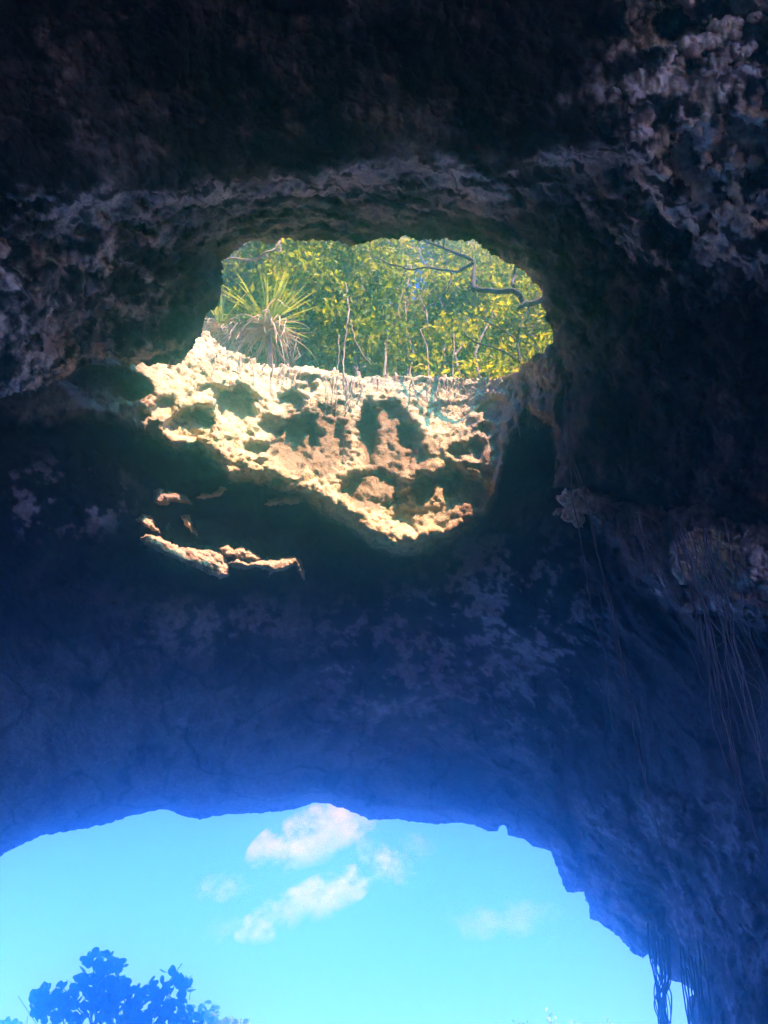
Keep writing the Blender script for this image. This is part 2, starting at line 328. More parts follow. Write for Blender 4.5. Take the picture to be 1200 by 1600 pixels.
B_t = tps([(300, 520, 17.4), (450, 575, 17.4), (600, 590, 17.6), (750, 590, 16.9), (850, 560, 13.6), (600, 700, 15.2), (450, 680, 15.2), (600, 830, 13.5), (480, 760, 14.1), (360, 720, 14.2), (700, 700, 14.9), (770, 760, 14.2), (700, 820, 13.4),
    (270, 680, 14.4), (165, 605, 13.9), (100, 640, 13.5), (0, 700, 13.3), (300, 900, 14.2), (0, 900, 13.6), (600, 950, 14.8), (600, 1080, 16.6), (300, 1080, 16.2), (0, 1080, 15.4), (600, 1260, 20.4), (300, 1270, 20.3), (0, 1330, 19.5), (-400, 1500, 19.5),
    (900, 1080, 15.4), (860, 1330, 19.4), (1060, 1540, 18.8), (1000, 1250, 15.2), (1200, 1000, 11.0), (1200, 880, 9.9), (1060, 880, 10.9), (890, 800, 12.6), (1200, 1200, 12.4), (1200, 1450, 14), (1200, 1600, 14.6), (1100, 1580, 17.2), (1400, 1600, 12), (1120, 1900, 17),
    (1800, 1500, 10), (3000, 1500, 12), (-1200, 1200, 17), (-2500, 1500, 16), (1300, 2200, 14), (150, 480, 17.6), (0, 450, 17.2), (-600, 600, 16), (1000, 600, 13.5), (1300, 600, 12.5), (2500, 800, 12)])
POCK = [(165, 606, 60, 34, 1.3, 8), (368, 634, 34, 30, .9, 0), (298, 664, 38, 25, .8, -5), (454, 630, 22, 19, .6, 0), (480, 592, 15, 7, .35, 0), (482, 606, 14, 8, .35, 0), (462, 690, 34, 42, .9, 20), (512, 682, 26, 46, .4, -15),
        (574, 680, 17, 44, .9, 0), (606, 692, 42, 62, .45, -12), (640, 684, 20, 22, .6, 0), (650, 712, 18, 18, .4, 0), (580, 764, 44, 27, .45, 0), (715, 706, 15, 13, .45, 0), (742, 702, 15, 15, .35, 0), (690, 785, 88, 44, .7, -12), (705, 745, 18, 30, .4, 0),
        (325, 650, 22, 16, .3, 0), (255, 636, 20, 16, .5, 0), (215, 612, 22, 18, .4, 0), (330, 612, 24, 12, .25, 0), (770, 640, 24, 18, .3, 0), (530, 640, 14, 12, .25, 0), (880, 640, 12, 26, .3, 0), (420, 668, 18, 16, .35, 0), (400, 702, 20, 10, .3, 0), (760, 670, 12, 10, .3, 0), (660, 760, 14, 22, .35, 0)]
def B_depth(px, py, sd):
    t = B_t(px, py); p0 = EYE + dirs(px, py) * t[..., None]
    n1 = fbm(p0 * 1.1 + 5, 3); n2 = fbm(p0 * 3.2 + 15, 3)
    d = py - curve_y(EDGE, px) + n1 * 18 + n2 * 11                                  # below zero: the wall that faces the sun
    rec = sstep(0, 26, d) * np.exp(-np.maximum(d, 0) / 190.)
    hl = sstep(150, 260, px) * (1 - sstep(560, 660, px)) * np.exp(-np.maximum(d - 40, 0) / 160.)
    t = t + rec * (.9 * (1 - .6 * sstep(850, 1000, px)) + .45 * hl) - .35 * np.exp(-((d + 12) / 26.) ** 2) * (1 - .3 * sstep(700, 900, px))
    wall = 1 - sstep(0, 30, d)
    pits = 0; inp = 0
    for cx, c_, rx, ry, dp, an in POCK:
        e = ell(px, py, cx, c_, rx * 1.08, ry * 1.08, an) + n2 * .15 + n1 * .08
        inp = np.maximum(inp, sstep(1.2, .8, e)); pits = pits + .95 * dp * sstep(1.08, .72, e) - .10 * np.exp(-((e - 1.3) / .22) ** 2)
    w2 = worley(p0 * 3.3 + n2[..., None] * .3); w3 = worley(p0 * 8)
    pm = sstep(-.1, .4, fbm(p0 * .9 + 61, 2)); rough = ridged(p0 * .9 + 21, 3, .5) * .07 + ridged(p0 * 5 + 51, 4, .6) * .035 + fbm(p0 * 2.4 + 31, 5, 2.1, .6) * .035 + sstep(.4, .1, w2) * .06 * pm * pm + sstep(.4, .1, w3) * .05 * (.3 + .7 * pm)
    under = fbm(p0 * np.array([.4, .35, .5]) + 8, 3) * .35 + ridged(p0 * np.array([.9, .5, .9]) + 33, 4, .55) * .13 + ridged(p0 * np.array([2.6, 1.6, 2.6]) + 43, 4, .6) * .035
    rt = sstep(860, 980, px) * (1 - sstep(960, 1060, py))
    rough2 = ridged(p0 * np.array([2.2, 2.2, .9]) + 60, 5, .6) * .20 + fbm(p0 * 1.1 + 71, 3) * .3 + sstep(.45, .1, worley(p0 * 2.6)) * .15
    t = t + wall * (rough * (1.1 - .75 * inp) + pits) * (1 - rt) + rt * rough2 + (1 - wall) * under + n1 * .10
    rr = sstep(820, 900, px) * sstep(1150, 1350, py); t = t + rr * (ridged(p0 * np.array([.8, .5, 1.1]) + 77, 4) * .32)
    t = t + .7 * sstep(30, 0, sd) ** 2 * (py > 1100)
    return t, fbm(p0 * 6, 4, 2.1, .6) * .035 * (.4 + wall) + ridged(p0 * 13, 2) * .012 * wall
def B_tone(px, py, p, t):
    n1 = fbm(p * .9 + 50, 4); n2 = fbm(p * 3 + 70, 4); n3 = fbm(p * 7 + 20, 3)
    d = py - curve_y(EDGE, px) + n2 * 10
    wall = (1 - sstep(0, 26, d)) * (1 - sstep(840, 900, px))
    c = lerp(np.full(p.shape, 1.) * [.16, .175, .185], [.22, .235, .245], sstep(-.5, .5, n1 + n2 * .6)); ck = sstep(.88, .97, ridged((p + .15 * fbm(p * 2, 2)[..., None]) * np.array([.7, .5, .7]) + 3, 1)); c = c * (1 - .6 * ck)[..., None]; c = c * (1 - .9 * sstep(1180, 860, py + n1 * 70 + n2 * 30) - .3 * sstep(700, 1000, px) * sstep(1500, 1100, py) * sstep(860, 1180, py))[..., None]  # underside colour darkens away from the mouth, standing in for light falloff
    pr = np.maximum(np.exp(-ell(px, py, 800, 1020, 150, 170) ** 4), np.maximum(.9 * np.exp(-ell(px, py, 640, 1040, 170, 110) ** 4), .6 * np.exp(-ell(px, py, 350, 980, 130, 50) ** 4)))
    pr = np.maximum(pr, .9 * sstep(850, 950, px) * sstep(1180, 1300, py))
    ms = -polysd(px, py, MOUTH); pr = np.maximum(pr, sstep(34, 12, ms + n2 * 14) * sstep(845, 870, px)); pr = np.maximum(pr, .8 * np.exp(-ell(px, py, 95, 780, 110, 60) ** 4)); c = lerp(c, [.46, .46, .47], pr * sstep(.05, .26, n1 * .5 + n2 * .6 + .35 * n3))  # pale tone on the right mouth rim paints in skylight on its faces
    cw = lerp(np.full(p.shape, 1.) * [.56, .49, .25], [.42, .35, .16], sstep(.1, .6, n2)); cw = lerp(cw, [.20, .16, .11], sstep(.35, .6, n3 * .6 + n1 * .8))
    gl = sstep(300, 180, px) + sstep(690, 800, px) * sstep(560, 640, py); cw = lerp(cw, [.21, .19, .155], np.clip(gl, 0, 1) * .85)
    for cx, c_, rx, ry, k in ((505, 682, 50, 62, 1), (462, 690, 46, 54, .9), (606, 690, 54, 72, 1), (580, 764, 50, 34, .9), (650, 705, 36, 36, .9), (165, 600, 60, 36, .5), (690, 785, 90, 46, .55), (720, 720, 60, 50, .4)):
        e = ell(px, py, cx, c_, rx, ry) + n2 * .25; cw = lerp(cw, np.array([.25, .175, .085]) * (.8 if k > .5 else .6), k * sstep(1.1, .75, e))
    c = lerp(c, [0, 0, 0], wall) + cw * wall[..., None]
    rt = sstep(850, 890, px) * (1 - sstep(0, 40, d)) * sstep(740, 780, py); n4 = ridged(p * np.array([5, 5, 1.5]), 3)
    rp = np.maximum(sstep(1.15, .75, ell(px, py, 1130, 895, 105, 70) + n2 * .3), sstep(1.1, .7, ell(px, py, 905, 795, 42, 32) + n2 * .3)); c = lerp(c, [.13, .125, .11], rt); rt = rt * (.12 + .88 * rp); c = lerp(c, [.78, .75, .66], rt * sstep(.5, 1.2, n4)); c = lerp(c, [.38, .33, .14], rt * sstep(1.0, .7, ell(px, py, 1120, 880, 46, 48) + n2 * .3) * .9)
    pil = sstep(1.1, .8, ell(px, py, 850, 610, 46, 66) + n2 * .2); c = lerp(c, [.26, .19, .11], pil * sstep(-.4, .3, n2))
    return np.maximum(c, .01)
def B_keep(px, py):
    j = (perlin(np.stack([px / 14, py / 14, px * 0], -1)) * 2.2 + perlin(np.stack([px / 5, py / 5, px * 0 + 4], -1)) * 1.2) * (np.abs(px - 600) < 700)
    top = (py - curve_y(TOPB, px)) * .9 + j * 2.5
    return np.minimum(top, -polysd(px, py, MOUTH) + j)
axB = axis(-60, 1260, 2.4, (-4000, 4600)); ayB = axis(470, 1660, 2.4, (300, 3400))
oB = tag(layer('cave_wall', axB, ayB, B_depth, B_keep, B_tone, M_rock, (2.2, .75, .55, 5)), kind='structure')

# the rear of the cave behind the photographer, dark, with an unseen opening added for light
th = np.linspace(-.12, math.pi + .12, 60); ys = np.linspace(-20, 3.0, 50)
TH, YS = np.meshgrid(th, ys); sc_ = np.sqrt(np.clip(1 - ((YS - 3) / -23.5) ** 4, .0, 1))
p = np.stack([15 * np.cos(TH) * sc_, YS, 12.6 * np.sin(TH) * sc_ - .1], -1); p = p + (fbm(p * .35, 3) * .7)[..., None] * np.array([.7, .2, .7])
idx = np.arange(p[..., 0].size).reshape(p.shape[:2]); q = np.stack([idx[:-1, :-1], idx[1:, :-1], idx[1:, 1:], idx[:-1, 1:]], -1).reshape(-1, 4)
cq = p.reshape(-1, 3)[q].mean(1); jz = fbm(cq * .5, 3)                     # unseen opening behind on the right, added to brighten the ceiling
q = q[~((cq[:, 0] > 4) & (cq[:, 1] > -20 + jz) & (cq[:, 1] < -1 + jz) & (cq[:, 2] < 10.6 + jz))]
tag(obj('cave_rear_wall', mesh_from('cave_rear_wall', p.reshape(-1, 3), q), rock_mat('dark_limestone', (.10, .092, .08), .6)), kind='structure')

def sheet(name, xs, ys, zf, m, mask=None):
    X, Y = np.meshgrid(xs, ys); p = np.stack([X, Y, zf(X, Y)], -1); idx = np.arange(X.size).reshape(X.shape)
    q = np.stack([idx[:-1, :-1], idx[:-1, 1:], idx[1:, 1:], idx[1:, :-1]], -1)
    if mask is not None: q = q[mask((X[:-1, :-1] + X[1:, 1:]) / 2, (Y[:-1, :-1] + Y[1:, 1:]) / 2)]
    return tag(obj(name, mesh_from(name, p.reshape(-1, 3), q.reshape(-1, 4)), m), kind='structure')
sheet('cave_floor', np.linspace(-24, 24, 60), np.linspace(-24, 26, 60), lambda x, y: fbm(np.stack([x * .3, y * .3, x * 0], -1), 3) * .15 - .02 * np.maximum(y - 20, 0), M_floor)
sheet('beach_ground', np.linspace(-60, 60, 90), np.linspace(23, 44, 60), lambda x, y: -.25 - .9 * sstep(26.5, 28.5, y) + .95 * sstep(30, 31.5, y) * sstep(41.5, 40, y) * sstep(12, 9.5, np.abs(x + .5)) + fbm(np.stack([x * .2, y * .2, x * 0], -1), 3) * .1, M_sand)

sheet('bounce_sand', np.linspace(12.5, 44, 50), np.linspace(-25, 22.8, 60), lambda x, y: -.3 + fbm(np.stack([x * .2, y * .2, x * 0 + 5], -1), 3) * .1, M_sand)  # unseen sand added outside the rear opening to bounce sunlight in
M_bounce_sea = simple('blue_bounce_sea', (.015, .33, .68), (.02, .42, .78), .15, .25)
sheet('bounce_sea', np.linspace(-60, 60, 60), np.linspace(26, 74, 60), lambda x, y: -.55 + fbm(np.stack([x * .5, y * .9, x * 0 + 9], -1), 3) * .06, M_bounce_sea)  # unseen sea added to bounce blue light inside, bluer than real water
# the top of the rock: soil with the sky hole in it
def hill(x, y): return 14.9 + .10 * np.maximum(y - 11.5, 0) + fbm(np.stack([x * .4, y * .4, x * 0 + 2], -1), 3) * .3
def B_top(px): 
    y = curve_y(TOPB, np.array([px]))[0]; return P(np.array([px]), np.array([y]), B_t(np.array([float(px)]), np.array([float(y)])))[0]
HOLE = [P(x, y, A_t(np.array([float(x)]), np.array([float(y)]))[0] + .4)[:2] for x, y in RIM if 200 <= x <= 880 and y < 570]
HOLE = [(-6.0, 10.5)] + [tuple(h) for h in HOLE if h[1] < 9.5] + [(5.0, 9.6), (4.6, 11.6), (2, 12.4), (-1, 12.4), (-5, 12.2)]
hp = np.array(HOLE)
sheet('hillside', np.arange(-30, 14.6, .25), np.arange(-14, 21.6, .25), hill, M_soil, lambda x, y: polysd(x, y, hp) < -.25)

# outer cliff above the mouth
def cliff():
    xs = np.linspace(-40, 40, 120); zs = np.linspace(8.5, 16, 16); X, Z = np.meshgrid(xs, zs); Y = 21.4 - .1 * (Z - 9)
    p = np.stack([X, Y, Z], -1); p[..., 1] += fbm(p * .5, 3) * .5; idx = np.arange(X.size).reshape(X.shape)
    zmin = np.interp(xs, [-40, -27, -20, -14, -10, -7, 5, 7.5, 9, 40], [-1, -1, 2.5, 7, 8.8, 9.6, 9.6, 6, -1, -1])
    p[..., 2] = zmin[None] + (Z - 8.5) / 7.5 * (16 - zmin[None])
    q = np.stack([idx[:-1, :-1], idx[:-1, 1:], idx[1:, 1:], idx[1:, :-1]], -1).reshape(-1, 4)
    tag(obj('outer_cliff', mesh_from('outer_cliff', p.reshape(-1, 3), q), rock_mat('cliff_limestone', (.30, .27, .23), .6)), kind='structure')
cliff()

# added blue veil standing in for lens glare: haze, lit through the mouth
def glare_haze():
    m, n, o = mat('blue_glare_veil'); v = n.nodes.new('ShaderNodeVolumePrincipled')
    v.inputs['Color'].default_value = (.19, .88, 1, 1); v.inputs['Absorption Color'].default_value = (1, 1, 1, 1)
    v.inputs['Density'].default_value = .029; v.inputs['Anisotropy'].default_value = .94
    n.links.new(v.outputs[0], o.inputs['Volume'])
    x0, x1, y0, y1, z0, z1 = -62, 62, -27, 76, -1.6, 33
    vv = [(x, y, z) for x in (x0, x1) for y in (y0, y1) for z in (z0, z1)]
    f = np.array([[0, 1, 3, 2], [4, 6, 7, 5], [0, 4, 5, 1], [2, 3, 7, 6], [0, 2, 6, 4], [1, 5, 7, 3]])
    tag(obj('glare_haze', mesh_from('glare_haze', vv, f, False), m), kind='stuff')
glare_haze()
#MORE

# ------------------------------------------------------------------ things: small stone ledges that catch the sun below the hole
def part(name, mb, m, root, kind=None, smooth=True):
    me = mb.mesh(name, smooth)
    if root is not None:
        co = np.empty(len(me.vertices) * 3, np.float32); me.vertices.foreach_get('co', co)
        co = (co.reshape(-1, 3) - np.array(root.location, np.float32)).ravel(); me.vertices.foreach_set('co', co); me.update()
    o = obj(name, me, m, root)
    if kind: o['kind'] = kind
    return o
def recentre(o):
    co = np.empty(len(o.data.vertices) * 3, np.float32); o.data.vertices.foreach_get('co', co); co = co.reshape(-1, 3)
    c = co.mean(0); o.data.vertices.foreach_set('co', (co - c).ravel()); o.location = c; o.data.update(); return o
def ledge(poly, t0, slope, label, thick=1.5, amp=1.0, tone=(.52, .47, .29)):
    poly = np.array(poly, float); c = poly.mean(0); x0, y0 = poly.min(0) - 6; x1, y1 = poly.max(0) + 6
    def dep(px, py, sd):
        t = t0 + .7 + (px - c[0]) * slope[0] + (py - c[1]) * slope[1]; p = EYE + dirs(px, py) * t[..., None]
        t = t + (ridged(p * 3 + 3, 4, .6) * .06 + fbm(p * 1.5 + 9, 2) * .10 + sstep(.5, .1, worley(p * 6)) * .07) * amp + .30 * sstep(7, 0, sd) ** 2
        return t, fbm(p * 9, 3) * .015
    def tone_(px, py, p, t):
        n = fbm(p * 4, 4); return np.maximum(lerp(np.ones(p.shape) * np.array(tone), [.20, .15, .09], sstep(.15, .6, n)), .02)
    def keep(px, py): return polysd(px, py, poly) + perlin(np.stack([px / 14, py / 14, px * 0 + t0 + 5], -1)) * (14 if 'boulder' in label else 0) + perlin(np.stack([px / 6, py / 6, px * 0 + t0], -1)) * (5 if 'boulder' in label else 2.2) + perlin(np.stack([px / 2.6, py / 2.6, px * 0 + 3], -1)) * 1.2
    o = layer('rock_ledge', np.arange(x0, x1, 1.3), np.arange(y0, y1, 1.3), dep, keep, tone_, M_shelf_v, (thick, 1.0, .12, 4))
    recentre(o); 
    if 'boulder' in label: o.name = 'boulder'; tag(o, label, 'boulder', 'pale boulders on the right wall')
    else: tag(o, label, 'rock ledge', 'sunlit rock ledges under the hole')
    return o
M_shelf_v = rock_mat('sunlit_limestone', None, .7, 1.5)
ledge([(218, 840), (228, 834), (245, 838), (262, 846), (285, 855), (305, 858), (330, 860), (350, 864), (352, 872), (358, 885), (357, 900), (345, 904), (325, 896), (300, 884), (270, 872), (245, 860), (224, 850)], 12.6, (.004, -.012), 'long pale rock slab slanting down, largest of the sunlit ledges under the hole')
ledge([(342, 857), (355, 852), (366, 858), (378, 854), (395, 862), (412, 874), (400, 878), (382, 875), (364, 872), (352, 870)], 12.8, (.003, -.01), 'short sunlit ledge touching the lower end of the long pale slab')
ledge([(356, 880), (372, 874), (386, 882), (400, 876), (418, 876), (440, 872), (460, 868), (470, 874), (473, 890), (475, 908), (468, 896), (460, 884), (446, 890), (430, 893), (418, 902), (422, 892), (405, 888)], 12.6, (.003, -.01), 'hooked sunlit ledge with a thin drooping tip, lowest on the right')
ledge([(212, 812), (222, 803), (238, 806), (243, 820), (252, 834), (240, 830), (226, 823)], 13.1, (.004, -.01), 'fan shaped sunlit knob above the upper end of the long slab')
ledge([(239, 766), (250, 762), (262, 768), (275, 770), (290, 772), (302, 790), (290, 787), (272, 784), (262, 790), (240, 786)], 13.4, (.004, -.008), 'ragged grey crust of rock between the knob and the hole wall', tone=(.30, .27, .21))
ledge([(282, 806), (294, 803), (301, 815), (303, 828), (309, 838), (300, 832), (290, 822)], 13.2, (.004, -.01), 'small pointed rock spur hanging above the middle of the long slab')
ledge([(303, 779), (315, 771), (328, 772), (340, 766), (347, 760), (356, 765), (345, 774), (328, 778)], 13.4, (.004, -.01), 'thin golden rock rib running up to the sunlit wall')
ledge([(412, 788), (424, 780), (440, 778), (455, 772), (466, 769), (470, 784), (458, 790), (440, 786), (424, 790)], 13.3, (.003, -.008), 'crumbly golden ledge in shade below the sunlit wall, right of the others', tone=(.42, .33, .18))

ledge([(1046, 872), (1058, 845), (1080, 832), (1098, 824), (1118, 832), (1140, 836), (1160, 845), (1172, 870), (1168, 888), (1150, 900), (1140, 915), (1120, 905), (1100, 912), (1085, 905), (1062, 918), (1050, 900)], 9.75, (-.003, .002), 'pale yellowish boulder bulging from the right wall behind the hanging vines', 1.6, 1.3, (.74, .69, .48))
ledge([(868, 775), (880, 764), (905, 766), (925, 772), (940, 785), (930, 800), (915, 812), (900, 822), (886, 815), (872, 800)], 11.3, (0, .003), 'small pale boulder on the right wall under the root mass', 1.4, 1.3, (.70, .66, .52))
# ------------------------------------------------------------------ the thicket on top of the rock, seen through the hole
def leaves(centres, size, seed, up=.35, asp=.5):
    r = np.random.default_rng(seed); n = len(centres); c = np.asarray(centres)
    nrm = r.normal(size=(n, 3)); nrm[:, 2] += up; nrm /= np.linalg.norm(nrm, axis=1, keepdims=True)
    a = np.cross(nrm, r.normal(size=(n, 3))); a /= np.linalg.norm(a, axis=1, keepdims=True) + 1e-9; b = np.cross(nrm, a)
    s = size * r.uniform(.6, 1.3, (n, 1)); k = s * asp
    v = np.stack([c - a * s, c + b * k + nrm * s * .12, c + a * s, c - b * k + nrm * s * .12], 1).reshape(-1, 3)
    i = np.arange(n)[:, None] * 4; return v, np.concatenate([i + np.array([[0, 1, 2]]), i + np.array([[0, 2, 3]])])
def tree_parts(seed, h, nl, lsize, r0=.07, low=.25, nbr=7, spread=1.0):
    r = np.random.default_rng(seed); tr = MB(); trunk = wob((0, 0, -.4), (r.normal() * .35, r.normal() * .3, h * .93), 12, .10, seed)
    tr.tube(trunk, np.linspace(r0, .018, 12), 6); brs = []; cen = []
    for k in range(nbr):
        f = low + (1 - low) * (k + r.random()) / nbr; i = min(int(f * 11), 10); a = trunk[i] + (trunk[i + 1] - trunk[i]) * (f * 11 - i)
        an = r.random() * 6.28; L = spread * (1.5 - .9 * f) * r.uniform(.7, 1.3); e = a + np.array([math.cos(an) * L, math.sin(an) * L, L * r.uniform(.3, 1.1)])
        m = MB(); path = wob(a, e, 7, .2, seed * 31 + k); m.tube(path, np.linspace(.028, .007, 7), 5)
        for q in range(3):
            b0 = path[3 + q]; e2 = b0 + r.normal(size=3) * .4 + [0, 0, .2]; m.tube(wob(b0, e2, 4, .2, seed * 57 + k * 5 + q), np.linspace(.01, .004, 4), 4); cen.append(e2)
        brs.append(m); cen += [path[-1], path[-3]]
    cen = np.array(cen); ci = r.integers(0, len(cen), nl); p = cen[ci] + r.normal(size=(nl, 3)) * np.array([.26, .26, .22]) * spread
    fo = MB(); v, t = leaves(p, lsize, seed + 5); fo.add(v, None, t); return tr, brs, fo
def make_tree(name, seed, h, nl, lsize, mleaf, mbark, **kw):
    tr, brs, fo = tree_parts(seed, h, nl, lsize, **kw); root = empty(name, (0, 0, 0))
    part('trunk', tr, mbark, root)
    for m in brs: part('branch', m, mbark, root)
    part('foliage', fo, mleaf, root, 'stuff', False); return root
def copy_tree(o):
    c = o.copy(); COL.objects.link(c)
    for ch in o.children: d = ch.copy(); COL.objects.link(d); d.parent = c
    return c
hz = lambda x, y: float(hill(np.array([x]), np.array([y]))[0])
protos = [make_tree('forest_tree', 101, 8.5, 5000, .095, M_leaf, M_bark, low=.15, nbr=10, spread=1.15), make_tree('forest_tree', 102, 10.5, 6000, .10, M_leaf2, M_bark, low=.25, nbr=11, spread=1.25),
          make_tree('forest_tree', 103, 14.5, 8500, .115, M_leaf, M_dark, low=.3, nbr=13, spread=1.5), make_tree('forest_tree', 104, 5.6, 2600, .085, M_leaf2, M_bark, low=.1, nbr=8, spread=.9)]
first = [True] * 4; KIND = ['slender leafy tree with pale bark', 'slender tree with bright young leaves', 'tall thin tree', 'low leafy sapling']; count = {}
r = np.random.default_rng(21)
spots = []
for x in np.linspace(-4.6, 4.8, 9): spots.append((x + r.normal() * .3, 12.9 + r.normal() * .35, 3 if r.random() < .6 else 0))
for x in np.linspace(-5.4, 5.6, 10): spots.append((x + r.normal() * .35, 14.2 + r.normal() * .4, 0 if r.random() < .5 else 1))
for x in np.linspace(-6, 6.2, 9): spots.append((x + r.normal() * .4, 16 + r.normal() * .5, 1 if r.random() < .5 else 2))
for x in np.linspace(-7.5, 7.5, 12): spots.append((x + r.normal() * .5, 18.6 + r.normal() * .6, 2))
for row, x, y, k in [(('front row', 'second row', 'third row', 'back row')[0 if i < 9 else 1 if i < 19 else 2 if i < 28 else 3], *q) for i, q in enumerate(spots)]:
    if abs(x - .4) < {'front row': .6, 'second row': 1.25, 'third row': 1.4, 'back row': 1.3}[row]: continue                    # the gap where sky shows between the stems
    o = protos[k] if first[k] else copy_tree(protos[k]); first[k] = False
    o.location = (x, y, hz(x, y)); o.rotation_euler = (r.normal() * .05, r.normal() * .05, r.random() * 6.28); s = r.uniform(.85, 1.15); o.scale = (s, s, s)
    count[row] = count.get(row, 0) + 1
    tag(o, '%s, %s from left in the thicket %s' % (KIND[k], ['first', 'second', 'third', 'fourth', 'fifth', 'sixth', 'seventh', 'eighth', 'ninth', 'tenth', 'eleventh', 'twelfth'][count[row] - 1], row), 'tree', 'trees of the thicket beyond the hole')

o = make_tree('forest_tree', 105, 10.8, 3600, .095, M_leaf2, M_bark, low=.72, nbr=8, spread=1.2); o.location = (.75, 13.3, hz(.75, 13.3))
tag(o, 'tall bare trunked tree with its crown high above the pale sky gap in the thicket', 'tree', 'trees of the thicket beyond the hole')
def Py(px, py, y0):                                                  # the point seen at (px, py) in the vertical plane y = y0
    d = dirs(np.array(float(px)), np.array(float(py))); return EYE + d * (y0 / d[1])
ORD = ['first', 'second', 'third', 'fourth', 'fifth', 'sixth', 'seventh', 'eighth', 'ninth', 'tenth', 'eleventh', 'twelfth', 'thirteenth', 'fourteenth', 'fifteenth']
# thin pale stems along the rock edge
stem = [(600, 588, 606, 500, 12.1), (640, 590, 628, 470, 12.6), (668, 592, 660, 480, 12.2), (690, 590, 700, 470, 12.5), (706, 592, 712, 450, 12.2), (738, 590, 752, 470, 12.8), (758, 592, 748, 500, 12.1), (520, 580, 505, 440, 12.6), (615, 588, 640, 440, 12.9), (720, 592, 690, 480, 12.3)]
for k, (a, b, c, d_, y0) in enumerate(stem):
    e = empty('bare_sapling', Py(a, b, y0) - [0, 0, .3]); m = MB(); pth = wob(Py(a, b, y0) - [0, 0, .3], Py(c, d_ - 40 * (k % 4), y0 + .3), 10, .05, 300 + k); m.tube(pth, np.linspace(.02 + .025 * (k % 3 == 0), .008, 10), 6)
    part('stem', m, M_root if k % 3 else M_bark, e)
    for q in range(3):
        m = MB(); b0 = pth[4 + 2 * q if q < 2 else 9]; m.tube(wob(b0, b0 + np.random.default_rng(k * 9 + q).normal(size=3) * [.4, .25, .3] + [0, 0, .35], 6, .2, k * 11 + q), np.linspace(.012, .004, 6), 4); part('twig', m, M_bark, e)
    tag(e, ('bent' if abs(c - a) > 16 else 'upright') + ' thin bare sapling on the rock edge, %s from the left' % ORD[sorted(q_[0] for q_ in stem).index(a)], 'sapling', 'bare saplings along the rock edge')

# litter of dry leaves along the edge
xs = r.uniform(-4.5, 4.5, 2600); ysl = 11.7 + np.abs(r.normal(size=2600)) * .9
v, t = leaves(np.stack([xs, ysl, hill(xs, ysl) + .05 + r.random(2600) * .06], -1), .06, 9, 1.2)
tag(part('leaf_litter', MB().add(v, None, t), M_dry, None, 'stuff', False))

# spiky rosette plants on the left of the rock edge
def blade(base, dirh, elev, L, wd, droop, n=7, curl=0):
    d = np.array([math.cos(dirh) * math.cos(elev), math.sin(dirh) * math.cos(elev), math.sin(elev)]); p = [np.array(base, float)]; st = L / (n - 1)
    side = np.array([-math.sin(dirh), math.cos(dirh), 0])
    for k in range(n - 1): p.append(p[-1] + d * st); d = d + np.array([0, 0, -droop / (n - 1)]) + side * curl / (n - 1); d /= np.linalg.norm(d)
    p = np.array(p); wv = wd * np.array([math.sin(math.pi * min(1, .35 + .65 * k / (n - 1))) ** .7 if k < n - 1 else .05 for k in range(n)])
    T = np.gradient(p, axis=0); up = np.cross(T, side); up /= np.linalg.norm(up, axis=1, keepdims=True) + 1e-9
    v = np.stack([p - side * wv[:, None], p - up * wv[:, None] * .35, p + side * wv[:, None]], 1).reshape(-1, 3); f = []
    for k in range(n - 1):
        for j in (0, 1): a = k * 3 + j; f.append((a, a + 1, a + 4, a + 3))
    return v, np.array(f)
def rosette(name, c, foot, ng, nd, Lg, Ld, label, seed, hang=True, wd=.022):
    r = np.random.default_rng(seed); e = empty(name, foot)
    m = MB(); m.tube(spline([foot - np.array([0, -.15, .1]), (foot + c) / 2 + [0, .05, 0], c], 8), np.linspace(.07, .05, 8), 8); part('stem', m, M_bark, e)
    for k in range(ng):
        m = MB(); m.add(*blade(c + r.normal(size=3) * .03, r.random() * 6.28, R(r.uniform(22, 88)), Lg * r.uniform(.7, 1.1), wd, r.uniform(.1, .8))); part('leaf', m, M_blade, e)
    for k in range(nd):
        m = MB(); m.add(*blade(c + r.normal(size=3) * [.05, .05, .08] - [0, 0, .05 + r.random() * .2], r.random() * 6.28, R(r.uniform(-30, 35)), Ld * r.uniform(.6, 1.25), wd * .8, r.uniform(1.6, 5.0), 10, r.normal() * 1.1)); part('dry_leaf', m, M_dry, e)
    if hang:
        for k in range(9):
            m = MB(); a = foot + [r.normal() * .35, -.12, .1]; m.tube(wob(a, a + [r.normal() * .08, -.18 - .1 * r.random(), -r.uniform(.5, 1.3)], 7, .08, seed + k), np.linspace(.014, .004, 7), 4); part('root', m, M_root, e)
    tag(e, label, 'plant', 'spiky rosette plants on the rock edge'); return e
rosette('spiky_plant', Py(418, 508, 11.2), Py(424, 580, 11.5), 95, 75, 1.4, 1.45, 'large spiky rosette plant with drooping dry leaves, on the sunlit rock edge', 5)
rosette('spiky_plant', Py(342, 505, 11.2), Py(350, 545, 11.5), 44, 40, 1.0, .9, 'smaller spiky plant half hidden behind the left rim of the hole', 8, False)
rosette('spiky_plant', Py(398, 425, 12.4), Py(400, 455, 12.6), 4, 34, .5, .75, 'dry drooping tuft high on a stem behind the large spiky plant', 12, False, .016)
rosette('spiky_plant', Py(372, 515, 11.4), Py(378, 560, 11.6), 20, 50, .8, .9, 'mostly dry spiky plant between the large one and the smaller one', 15, False)

